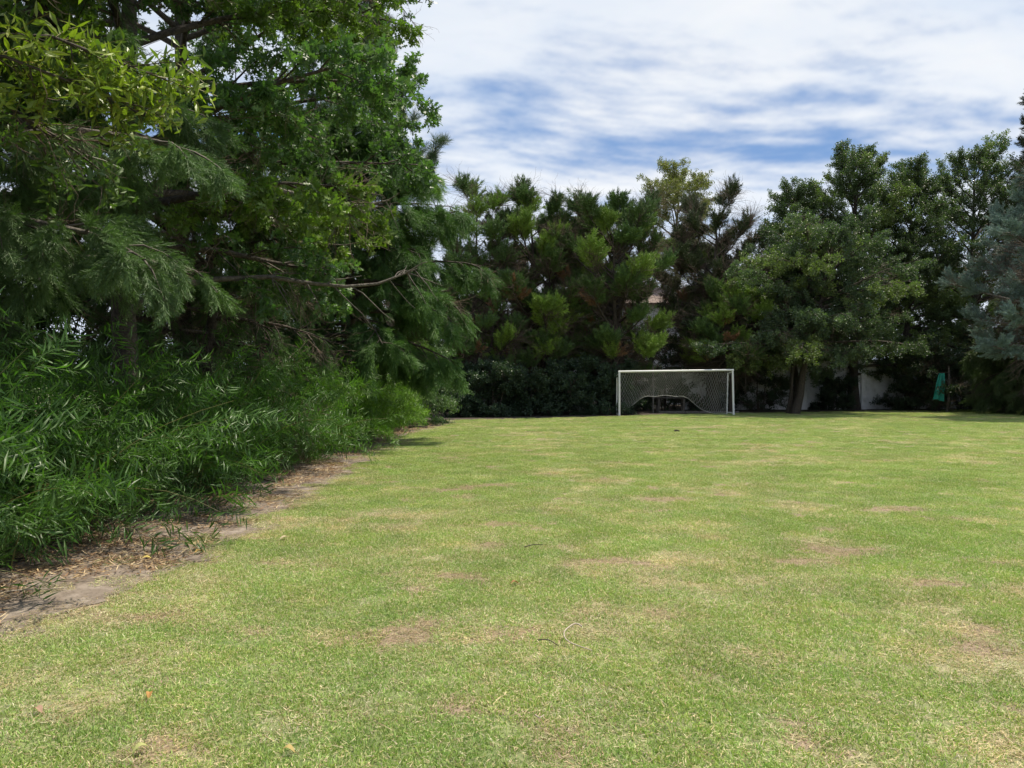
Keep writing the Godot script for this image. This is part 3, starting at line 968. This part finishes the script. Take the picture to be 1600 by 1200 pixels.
# ------------------------------------------------------------------ the trees
func make_left_trees() -> void:
	var oak1 := Color(0.065, 0.13, 0.045)
	var oak2 := Color(0.12, 0.21, 0.065)
	var big := tree({"name": "oak_tree", "label": "tall oak with lobed leaves and one long bare limb reaching over the lawn", "seed": 11, "at": Vector3(-5.4, 0, -10.6), "h": 12.0, "r": 0.2,
		"limbs": 54, "f0": 0.28, "el0": 0.05, "el1": 0.9, "radius": 3.6, "prof": [0.85, 1.0, 1.0, 0.9, 0.7, 0.35], "pull": -0.25, "bias": Vector3(0.1, 0, 0.05), "subs": 12, "sub_len": 1.15, "sub_pull": -0.4,
		"sprigs": 13, "sprig": "oak", "mat": "oak", "c1": oak1, "c2": oak2, "c3": Color(0.18, 0.27, 0.04), "flush": 0.15, "rise": -0.2, "fuzz": 0.14, "bare": 0.22, "gaps": 0.05, "twiggy": 0.08, "inner": 3})
	# the long limb
	rng.seed = 4
	var mb := MB.new()
	var line := [Vector3(-5.35, 2.55, -10.5), Vector3(-5.0, 2.87, -10.5), Vector3(-4.31, 3.07, -10.8), Vector3(-3.58, 3.15, -11.1), Vector3(-3.0, 3.09, -11.4), Vector3(-2.56, 3.07, -11.6), Vector3(-2.1, 3.14, -11.8), Vector3(-1.78, 3.3, -12.0), Vector3(-1.52, 3.42, -12.1)]
	var pk := PackedVector3Array()
	for p in line: pk.append(p - big.position)
	mb.tube(pk, taper(pk.size(), 0.052, 0.01), 7, Color.WHITE, false)
	for i in 22:
		var b := along(pk, rnd(0.2, 1.0))
		var p2 := curve(b[0], (b[1] + rdir() * 1.1 + Vector3.DOWN * 0.5).normalized(), rnd(0.25, 0.9), 4, -0.6, 0.25)
		mb.tube(p2, taper(5, 0.013, 0.004), 4, Color.WHITE, false)
	part("long_limb", mb, mats["bark_mid"], big)
	mb = MB.new()
	pk = PackedVector3Array()
	for p in [Vector3(-5.2, 5.0, -11.5), Vector3(-4.2, 4.85, -12.4), Vector3(-3.1, 4.68, -13.0), Vector3(-2.6, 4.63, -13.0), Vector3(-2.1, 4.74, -13.0)]: pk.append(p - big.position)
	mb.tube(pk, taper(5, 0.06, 0.012), 6, Color.WHITE, false)
	for i in 9:
		var b := along(pk, rnd(0.5, 1.0))
		var p2 := curve(b[0], (b[1] + rdir() * 1.2).normalized(), rnd(0.2, 0.6), 4, -0.3, 0.25)
		mb.tube(p2, taper(5, 0.012, 0.004), 4, Color.WHITE, false)
	part("long_limb", mb, mats["bark_grey"], big)

	tree({"name": "oak_tree", "label": "second oak standing behind the nearer oak, its crown reaching the sky gap", "seed": 12, "at": Vector3(-6.6, 0, -15.2), "h": 14.5, "r": 0.24,
		"limbs": 54, "f0": 0.25, "el0": 0.0, "el1": 0.9, "radius": 4.9, "prof": [0.7, 0.95, 1.0, 0.9, 0.7, 0.4], "pull": -0.25, "bias": Vector3(0.05, 0, 0), "subs": 11, "sub_len": 1.3, "sub_pull": -0.4,
		"sprigs": 11, "sprig": "oak", "mat": "oak", "c1": oak1, "c2": oak2, "c3": Color(0.2, 0.28, 0.04), "flush": 0.12, "rise": -0.2, "fuzz": 0.12, "gaps": 0.07, "scale": 1.1})
	tree({"name": "juniper_tree", "label": "drooping grey-green juniper at the left edge nearest the viewer", "seed": 13, "at": Vector3(-5.9, 0, -7.6), "h": 8.5, "r": 0.17, "bark": "bark_mid",
		"limbs": 46, "f0": 0.25, "el0": 0.1, "el1": 0.8, "radius": 2.6, "bare": 0.1, "prof": [0.85, 1.0, 1.0, 0.85, 0.6, 0.2], "pull": -0.7, "subs": 15, "sub_len": 0.7, "sub_pull": -0.9, "bias": Vector3(0.1, 0, 0),
		"sprigs": 12, "sprig": "spray", "mat": "spray", "c1": Color(0.085, 0.155, 0.055), "c2": Color(0.15, 0.25, 0.085), "scale": 0.8, "rise": -0.55, "loose": 0.75, "fuzz": 0.06, "gaps": 0.16, "twiggy": 0.12, "inner": 3, "dead_n": 5, "dead_rise": -0.5, "dead_scale": 0.6})
	tree({"name": "laurel_tree", "label": "laurel with yellow-green leaves hanging into the top left corner", "seed": 14, "at": Vector3(-5.3, 0, -5.4), "h": 7.0, "r": 0.12,
		"limbs": 22, "f0": 0.62, "el0": 0.0, "el1": 0.8, "radius": 2.0, "prof": [0.9, 1.0, 0.9, 0.5], "pull": -0.3, "bias": Vector3(0.15, 0, -0.1), "subs": 9, "sub_len": 0.7, "sub_pull": -0.6,
		"sprigs": 6, "sprig": "laurel", "mat": "gloss", "c1": Color(0.07, 0.13, 0.03), "c2": Color(0.12, 0.19, 0.04), "c3": Color(0.34, 0.42, 0.05), "flush": 0.1, "rise": -0.2, "fuzz": 0.08, "gaps": 0.1,
		"boughs": [[Vector3(0, 3.8, 0), Vector3(0.8, 4.2, -0.2), Vector3(1.7, 4.3, -0.5), Vector3(2.35, 4.1, -0.7)], [Vector3(0, 3.7, 0), Vector3(0.7, 4.0, -0.1), Vector3(1.4, 4.1, -0.4), Vector3(2.2, 3.85, -0.7)]]})
	tree({"name": "thuja_tree", "label": "dense bright green drooping conifer above the far bamboo", "seed": 15, "at": Vector3(-4.2, 0, -19.6), "h": 8.2, "r": 0.2,
		"limbs": 60, "f0": 0.3, "el0": 0.05, "el1": 0.85, "radius": 3.0, "prof": [0.75, 1.0, 1.0, 0.85, 0.6, 0.2], "pull": -0.6, "subs": 11, "sub_len": 0.95, "sub_pull": -1.3, "bias": Vector3(0.08, 0, 0.05),
		"sprigs": 11, "sprig": "spray", "mat": "spray", "c1": Color(0.07, 0.15, 0.042), "c2": Color(0.125, 0.235, 0.058), "c3": Color(0.2, 0.32, 0.05), "flush": 0.1, "rise": -0.5, "loose": 0.7, "fuzz": 0.1, "scale": 1.15, "gaps": 0.06, "twiggy": 0.06})
	tree({"name": "thuja_tree", "label": "drooping conifer between the juniper and the bright green conifer", "seed": 25, "at": Vector3(-5.6, 0, -14.0), "h": 6.2, "r": 0.15,
		"limbs": 36, "f0": 0.18, "el0": 0.0, "el1": 0.8, "radius": 2.3, "prof": [0.7, 1.0, 0.9, 0.6, 0.2], "pull": -0.6, "subs": 8, "sub_len": 0.8, "sub_pull": -1.3,
		"sprigs": 8, "sprig": "spray", "mat": "spray", "c1": Color(0.075, 0.14, 0.045), "c2": Color(0.13, 0.22, 0.06), "rise": -0.5, "loose": 0.5, "fuzz": 0.1, "scale": 1.05, "gaps": 0.35, "twiggy": 0.35, "inner": 6, "dead_n": 6})
	tree({"name": "pine_tree", "label": "long-needled pine rising behind the bright green conifer at the sky gap", "seed": 16, "at": Vector3(-4.7, 0, -22.8), "h": 13.0, "r": 0.24,
		"limbs": 46, "f0": 0.3, "el0": 0.1, "el1": 0.9, "radius": 3.2, "prof": [0.9, 1.0, 0.85, 0.7, 0.55, 0.35], "pull": 0.25, "subs": 9, "sub_len": 0.8, "sub_pull": 0.5,
		"sprigs": 8, "sprig": "needle", "mat": "needle", "c1": Color(0.05, 0.085, 0.04), "c2": Color(0.085, 0.13, 0.06), "rise": 0.35, "loose": 0.6, "fuzz": 0.1, "scale": 1.35, "leaf_from": 0.3, "inner": 2})
	# the dark thicket behind the row
	for i in range(2, 8):
		var side := ["beside the viewer", "behind the laurel", "behind the juniper", "behind the long-limbed oak", "behind the middle conifer", "behind the second oak", "behind the bright green conifer", "behind the pine"]
		tree({"name": "laurel_shrub", "label": "dark evergreen thicket shrub " + side[i], "cat": "shrub", "group": "thicket shrubs behind the left row", "seed": 40 + i, "at": Vector3(-9.2 + 0.6 * sin(i * 2.0), 0, -3.5 - 3.7 * i), "h": 4.6 + 0.6 * sin(i * 1.3), "r": 0.07, "stems": 3,
			"limbs": 26, "f0": 0.05, "el0": 0.2, "el1": 0.9, "radius": 2.1, "prof": [0.9, 1.0, 0.9, 0.5], "subs": 7, "sub_len": 0.8, "sprigs": 7, "sprig": "laurel", "mat": "shrub", "c1": Color(0.05, 0.085, 0.025), "c2": Color(0.08, 0.13, 0.035), "scale": 1.5, "fuzz": 0.15})
	# bamboo along the soil strip
	var nth := ["first", "second", "third", "fourth", "fifth", "sixth", "seventh", "eighth", "ninth", "tenth", "eleventh", "twelfth", "thirteenth", "fourteenth", "fifteenth", "sixteenth", "seventeenth", "eighteenth"]
	for i in 18:
		rng.seed = 300 + i
		var z := -5.2 - 1.28 * i
		var x := -4.75 + rnd(-0.12, 0.12) + (0.12 if i < 2 else 0.0) + 0.25 * clampf((i - 6) / 4.0, 0.0, 1.0)
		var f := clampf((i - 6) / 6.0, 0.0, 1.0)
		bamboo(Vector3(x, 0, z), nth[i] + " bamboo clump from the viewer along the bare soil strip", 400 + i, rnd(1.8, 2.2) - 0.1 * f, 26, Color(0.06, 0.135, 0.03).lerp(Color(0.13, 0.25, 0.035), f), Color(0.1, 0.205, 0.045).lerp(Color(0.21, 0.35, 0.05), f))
	tree({"name": "feathery_shrub", "label": "light green feathery shrub at the far end of the bamboo", "cat": "shrub", "seed": 60, "at": Vector3(-3.6, 0, -28.6), "h": 2.7, "r": 0.05, "stems": 4,
		"limbs": 34, "f0": 0.05, "el0": 0.0, "el1": 0.8, "radius": 1.5, "prof": [0.9, 1.0, 0.9, 0.5], "pull": -0.6, "subs": 7, "sub_len": 0.6, "sprigs": 7, "sprig": "laurel", "mat": "shrub", "c1": Color(0.09, 0.16, 0.06), "c2": Color(0.15, 0.24, 0.09), "scale": 1.0, "fuzz": 0.08})

func make_far_trees() -> void:
	var g1 := Color(0.075, 0.14, 0.042)
	var g2 := Color(0.145, 0.25, 0.058)
	var g3 := Color(0.29, 0.44, 0.06)
	var cy := {"name": "cypress_tree", "group": "cypresses behind the goal", "f0": 0.2, "el0": 0.05, "el1": 0.75, "pull": 0.4, "sub_up": 0.25, "sub_pull": 0.4, "sprig": "plume", "mat": "plume", "c1": g1, "c2": g2, "c3": g3, "flush": 0.3,
		"rise": 0.5, "loose": 0.9, "fuzz": 0.16, "leaf_from": 0.4, "bare": 0.56, "scale": 1.2, "rough": 0.3, "rust": 0.06, "inner": 9, "dead_n": 6, "dead_scale": 1.5}
	var list := [
		{"label": "slim cypress with a forked spiky top at the left of the belt", "seed": 21, "at": Vector3(-1.8, 0, -36.8), "h": 10.2, "r": 0.16, "stems": 2, "stem_gap": 0.5, "limbs": 56, "radius": 2.0, "prof": [1.0, 1.1, 1.0, 0.85, 1.0, 0.8], "subs": 7, "sub_len": 0.6, "sprigs": 7, "gaps": 0.3},
		{"label": "broad twin-peaked cypress left of the goal", "seed": 22, "at": Vector3(1.0, 0, -37.2), "h": 9.9, "r": 0.24, "stems": 3, "stem_gap": 0.7, "limbs": 76, "radius": 2.6, "prof": [0.6, 0.9, 1.0, 1.0, 0.8, 0.5], "subs": 9, "sub_len": 0.85, "sprigs": 11, "gaps": 0.2},
		{"label": "tallest dark cypress with a domed top behind the goal's left post", "seed": 23, "at": Vector3(5.4, 0, -38.2), "h": 9.5, "r": 0.27, "stems": 3, "stem_gap": 0.8, "limbs": 84, "radius": 3.2, "prof": [0.55, 0.7, 0.85, 1.0, 0.95, 0.6], "subs": 9, "sub_len": 0.95, "sprigs": 11, "gaps": 0.2},
		{"label": "thin-foliaged twiggy cypress behind the goal's right post", "seed": 24, "at": Vector3(10.6, 0, -39.2), "h": 10.1, "r": 0.24, "stems": 3, "stem_gap": 0.8, "limbs": 76, "radius": 3.0, "prof": [0.7, 0.8, 0.9, 1.0, 0.9, 0.6], "subs": 9, "sub_len": 0.8, "sprigs": 8, "gaps": 0.42, "c1": Color(0.06, 0.09, 0.035), "c2": Color(0.1, 0.14, 0.045), "flush": 0.1},
		{"label": "short cypress with bright green low boughs right of the goal", "seed": 27, "at": Vector3(10.9, 0, -37.4), "h": 5.6, "r": 0.14, "limbs": 34, "f0": 0.3, "radius": 2.1, "prof": [0.9, 1.0, 0.8, 0.4], "el0": 0.1, "el1": 0.7, "subs": 8, "sub_len": 0.7, "sprigs": 9, "gaps": 0.15, "flush": 0.4},
	]
	var bx2 := [-4.6, -0.6, 3.2, 8.0, 13.0]
	var bl2 := ["left of the slim cypress", "between the slim and the broad cypress", "between the broad and the tallest cypress", "above the goal's crossbar", "behind the right-hand goalpost"]
	for i in [0, 1, 2, 4]:
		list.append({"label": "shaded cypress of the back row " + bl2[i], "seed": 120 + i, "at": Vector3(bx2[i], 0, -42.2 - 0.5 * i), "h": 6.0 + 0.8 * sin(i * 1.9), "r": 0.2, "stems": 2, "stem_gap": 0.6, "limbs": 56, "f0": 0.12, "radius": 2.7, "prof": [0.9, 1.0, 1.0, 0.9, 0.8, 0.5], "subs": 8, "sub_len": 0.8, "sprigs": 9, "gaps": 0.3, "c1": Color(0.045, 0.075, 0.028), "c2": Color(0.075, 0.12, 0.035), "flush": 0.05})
	for e in list:
		var o := cy.duplicate()
		o.merge(e, true)
		tree(o)
	tree({"name": "eucalyptus_tree", "label": "olive-yellow tree top showing between the cypresses from behind", "seed": 26, "at": Vector3(12.0, 0, -55.0), "h": 16.6, "r": 0.3, "bark": "bark_grey",
		"limbs": 34, "f0": 0.45, "el0": 0.2, "el1": 1.0, "radius": 3.4, "prof": [0.8, 1.0, 1.0, 0.8, 0.4], "subs": 9, "sub_len": 1.2, "sprigs": 11, "sprig": "laurel", "mat": "shrub", "c1": Color(0.16, 0.17, 0.05), "c2": Color(0.26, 0.26, 0.08), "rise": -0.3, "scale": 1.7, "fuzz": 0.2})
	# broad-leaved trees on the right
	var bl := {"name": "broadleaf_tree", "group": "broad-leaved trees at the right", "f0": 0.3, "el0": 0.1, "el1": 1.0, "pull": 0.1, "sprig": "oval", "mat": "gloss", "c1": Color(0.06, 0.095, 0.038), "c2": Color(0.11, 0.155, 0.06), "c3": Color(0.18, 0.235, 0.065),
		"flush": 0.15, "rise": 0.1, "loose": 0.8, "fuzz": 0.2, "scale": 1.25, "inner": 1}
	list = [
		{"label": "low spreading glossy tree whose boughs hang before the grey wall", "seed": 31, "at": Vector3(13.4, 0, -35.8), "lean": Vector3(1.9, 0, 0), "h": 8.4, "r": 0.19, "limbs": 96, "f0": 0.32, "radius": 4.9, "prof": [0.75, 1.0, 1.0, 0.9, 0.6, 0.35], "el0": 0.1, "pull": -0.35, "subs": 11, "sub_len": 1.2, "sub_pull": -0.7, "sprigs": 13, "c1": Color(0.06, 0.1, 0.05), "c2": Color(0.12, 0.17, 0.085), "rise": -0.25, "rough": 0.2, "stems": 2, "stem_gap": 0.5, "stem_open": 3.0, "gaps": 0.08},
		{"label": "tall leafy tree with the highest peak right of the goal", "seed": 32, "at": Vector3(18.6, 0, -41.0), "h": 13.4, "r": 0.27, "limbs": 64, "f0": 0.14, "radius": 3.9, "prof": [0.85, 1.0, 1.0, 0.9, 0.65, 0.3], "subs": 11, "sub_len": 1.3, "sprigs": 12},
		{"label": "leafy tree filling the gap between the two tall leafy peaks", "seed": 33, "at": Vector3(21.9, 0, -41.6), "h": 13.0, "r": 0.22, "limbs": 56, "f0": 0.14, "radius": 3.1, "prof": [0.9, 1.0, 1.0, 0.9, 0.65, 0.3], "subs": 10, "sub_len": 1.2, "sprigs": 11},
		{"label": "rightmost tall leafy tree, sky showing through its crown", "seed": 34, "at": Vector3(25.4, 0, -41.4), "h": 13.4, "r": 0.25, "limbs": 64, "f0": 0.14, "radius": 3.5, "prof": [0.9, 1.0, 1.0, 1.0, 0.8, 0.45], "subs": 10, "sub_len": 1.3, "sprigs": 11},
		{"label": "slender leafy tree joining the cypresses to the leafy trees", "seed": 35, "at": Vector3(15.2, 0, -40.6), "h": 11.6, "r": 0.2, "limbs": 40, "radius": 2.8, "prof": [0.7, 0.95, 1.0, 0.8, 0.6, 0.3], "subs": 10, "sub_len": 1.2, "sprigs": 11},
	]
	for e in list:
		var o := bl.duplicate()
		o.merge(e, true)
		tree(o)
	tree({"name": "blue_cedar_tree", "label": "blue-grey cedar with bare brown inner twigs at the right edge", "seed": 36, "at": Vector3(22.7, 0, -31.4), "h": 10.5, "r": 0.26, "bark": "bark_grey",
		"limbs": 50, "f0": 0.24, "el0": 0.0, "el1": 0.7, "radius": 3.7, "prof": [0.95, 1.0, 0.95, 0.75, 0.5, 0.2], "pull": 0.1, "subs": 9, "sub_len": 0.9, "sprigs": 13, "sprig": "plume", "mat": "plume", "c1": Color(0.15, 0.23, 0.2), "c2": Color(0.25, 0.35, 0.31),
		"rise": 0.35, "loose": 0.7, "fuzz": 0.12, "bare": 0.55, "leaf_from": 0.3, "scale": 0.85, "inner": 12, "dead_scale": 1.4, "gaps": 0.12})
	tree({"name": "weeping_conifer", "label": "dark green weeping conifer under the blue-grey cedar", "cat": "tree", "seed": 37, "at": Vector3(24.2, 0, -34.8), "h": 5.6, "r": 0.15,
		"limbs": 40, "f0": 0.1, "el0": 0.1, "el1": 0.8, "radius": 2.8, "prof": [0.9, 1.0, 0.8, 0.3], "pull": -0.7, "subs": 9, "sub_len": 1.0, "sub_pull": -1.4, "sprigs": 10, "sprig": "spray", "mat": "spray", "c1": Color(0.06, 0.1, 0.035), "c2": Color(0.1, 0.15, 0.05), "rise": -0.8, "scale": 1.7, "gaps": 0.12})
	tree({"name": "spire_conifer", "label": "tall dark spiky conifer cut off by the right edge of the view", "cat": "tree", "seed": 38, "at": Vector3(28.8, 0, -41.0), "h": 19.0, "r": 0.3,
		"limbs": 60, "f0": 0.25, "el0": 0.1, "el1": 0.6, "radius": 2.6, "prof": [1.0, 0.9, 0.75, 0.55, 0.35, 0.12], "pull": 0.3, "subs": 8, "sub_len": 0.6, "sprigs": 9, "sprig": "plume", "mat": "plume", "c1": Color(0.05, 0.075, 0.035), "c2": Color(0.09, 0.1, 0.05), "rise": 0.3, "scale": 1.0, "inner": 3})
	# dark shrubs at the foot of the belt
	var sx := [-2.6, -0.9, 0.9, 2.8, 4.3]
	var sl := ["at the left foot of the slim cypress", "under the slim cypress", "under the broad twin-peaked cypress", "at the right foot of the broad cypress", "left of the goal's left post"]
	for i in 5:
		tree({"name": "dark_shrub", "label": "low dark green shrub " + sl[i], "cat": "shrub", "group": "low dark shrubs at the foot of the cypresses", "seed": 70 + i, "at": Vector3(sx[i], 0, -34.9 - 0.3 * i), "h": 2.0 + 0.4 * sin(i * 2.2), "r": 0.05, "stems": 3,
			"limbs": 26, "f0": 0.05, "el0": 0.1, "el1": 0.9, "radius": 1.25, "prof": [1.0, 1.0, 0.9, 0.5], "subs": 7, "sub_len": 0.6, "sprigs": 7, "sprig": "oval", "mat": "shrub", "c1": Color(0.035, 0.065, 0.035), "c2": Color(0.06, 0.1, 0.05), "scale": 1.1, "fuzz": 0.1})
	sx = [5.8, 8.2, 10.8, 12.9, 22.0, 21.2, 24.6, 27.2]
	var sz := [-39.8, -40.4, -40.6, -39.6, -38.8, -40.2, -39.4, -38.6]
	sl = ["behind the goal's left post", "behind the picnic table", "behind the net's right half", "right of the goal against the wall", "at the right end of the lit wall", "behind the teal cloth", "right of the teal cloth", "under the weeping conifer at the right edge"]
	for i in 8:
		tree({"name": "dark_shrub", "label": "tall shaded shrub " + sl[i], "cat": "shrub", "group": "shaded shrubs under the far trees", "seed": 170 + i, "at": Vector3(sx[i], 0, sz[i]), "h": 2.5 + 0.5 * sin(i * 2.2) + (0.8 if i > 3 else 0.0), "r": 0.05, "stems": 3,
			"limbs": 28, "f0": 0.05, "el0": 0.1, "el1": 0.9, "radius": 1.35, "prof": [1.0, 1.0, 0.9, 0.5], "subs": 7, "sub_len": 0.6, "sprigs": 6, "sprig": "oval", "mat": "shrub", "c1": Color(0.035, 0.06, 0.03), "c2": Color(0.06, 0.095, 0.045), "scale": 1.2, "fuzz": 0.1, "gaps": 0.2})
	tree({"name": "ivy_shrub", "label": "dark ivy bush growing against the grey wall", "cat": "shrub", "seed": 80, "at": Vector3(17.0, 0, -40.4), "h": 1.7, "r": 0.04, "stems": 3,
		"limbs": 22, "f0": 0.05, "el0": 0.1, "el1": 0.9, "radius": 0.8, "prof": [0.8, 1.0, 0.8, 0.4], "subs": 6, "sub_len": 0.5, "sprigs": 5, "sprig": "oval", "mat": "shrub", "c1": Color(0.03, 0.055, 0.03), "c2": Color(0.05, 0.08, 0.04), "scale": 1.1})
	tree({"name": "bright_shrub", "label": "sunlit yellow-green bush seen between the trunks left of the goal", "cat": "shrub", "seed": 81, "at": Vector3(-0.4, 0, -46.0), "h": 4.6, "r": 0.06, "stems": 3,
		"limbs": 28, "f0": 0.05, "el0": 0.2, "el1": 0.9, "radius": 1.7, "prof": [0.9, 1.0, 0.8, 0.4], "subs": 7, "sub_len": 0.8, "sprigs": 8, "sprig": "laurel", "mat": "shrub", "c1": Color(0.14, 0.2, 0.04), "c2": Color(0.24, 0.3, 0.06), "scale": 1.6})
	# trees in the gardens beyond, seen only as glimpses
	var bx := [-9.0, -15.0, 22.0, 30.0, 38.0]
	var bz := [-52.0, -44.0, -58.0, -54.0, -48.0]
	var bn := ["behind the pine", "far behind the bamboo", "behind the tall leafy trees", "behind the spiky conifer", "beyond the right edge"]
	for i in 4:
		tree({"name": "garden_tree", "label": "dark tree in the neighbouring garden " + bn[i], "seed": 90 + i, "at": Vector3(bx[i], 0, bz[i]), "h": 8.5, "r": 0.2, "group": "trees in the gardens beyond",
			"limbs": 36, "f0": 0.12, "el0": 0.1, "el1": 0.9, "radius": 3.8, "prof": [0.8, 1.0, 0.9, 0.4], "subs": 9, "sub_len": 1.4, "sprigs": 9, "sprig": "laurel", "mat": "shrub", "c1": Color(0.05, 0.085, 0.025), "c2": Color(0.09, 0.13, 0.035), "scale": 2.2, "fuzz": 0.3})

# ------------------------------------------------------------------
func _ready() -> void:
	var cam := Camera3D.new()
	cam.fov = 54.0
	cam.near = 0.05
	cam.far = 1500.0
	cam.position = Vector3(0, 1.6, 0)
	cam.rotation_degrees = Vector3(-0.15, 0, 0)
	add_child(cam)
	cam.current = true

	noise_a.seed = 1; noise_a.frequency = 0.1; noise_a.noise_type = FastNoiseLite.TYPE_SIMPLEX_SMOOTH; noise_a.fractal_octaves = 3
	noise_b.seed = 2; noise_b.frequency = 0.1; noise_b.noise_type = FastNoiseLite.TYPE_SIMPLEX_SMOOTH; noise_b.fractal_octaves = 4
	noise_c.seed = 3; noise_c.frequency = 0.1; noise_c.noise_type = FastNoiseLite.TYPE_SIMPLEX_SMOOTH; noise_c.fractal_octaves = 2
	cloud_n.seed = 21; cloud_n.frequency = 0.01; cloud_n.noise_type = FastNoiseLite.TYPE_SIMPLEX_SMOOTH; cloud_n.fractal_octaves = 6; cloud_n.fractal_gain = 0.6
	cloud_w.seed = 8; cloud_w.frequency = 0.01; cloud_w.noise_type = FastNoiseLite.TYPE_SIMPLEX_SMOOTH; cloud_w.fractal_octaves = 3

	var sky_mat := PanoramaSkyMaterial.new()
	sky_mat.panorama = ImageTexture.create_from_image(make_sky())
	var sky := Sky.new()
	sky.sky_material = sky_mat
	var env := Environment.new()
	env.background_mode = Environment.BG_SKY
	env.sky = sky
	env.tonemap_mode = Environment.TONE_MAPPER_LINEAR
	env.tonemap_exposure = 1.6
	env.sdfgi_enabled = true
	env.ssao_enabled = true
	env.ssil_enabled = true
	var we := WorldEnvironment.new()
	we.environment = env
	add_child(we)

	var sun := DirectionalLight3D.new()
	sun.light_energy = 1.3
	sun.light_color = Color(1.0, 0.96, 0.88)
	sun.light_angular_distance = 0.8
	sun.shadow_enabled = true
	add_child(sun)
	sun.look_at_from_position(Vector3(0.34, 0.93, -0.14) * 50.0, Vector3.ZERO)

	make_materials()
	surface_mat("pale_twig", 0.03, [[0.0, lin(0.25, 0.2, 0.15)], [1.0, lin(0.55, 0.48, 0.4)]], 3.0, 0.8)
	rng.seed = 1
	make_sprigs()
	make_ground()
	make_left_trees()
	make_far_trees()
	make_goal()
	make_yard()
	make_turf()
	make_litter()
	make_debris()
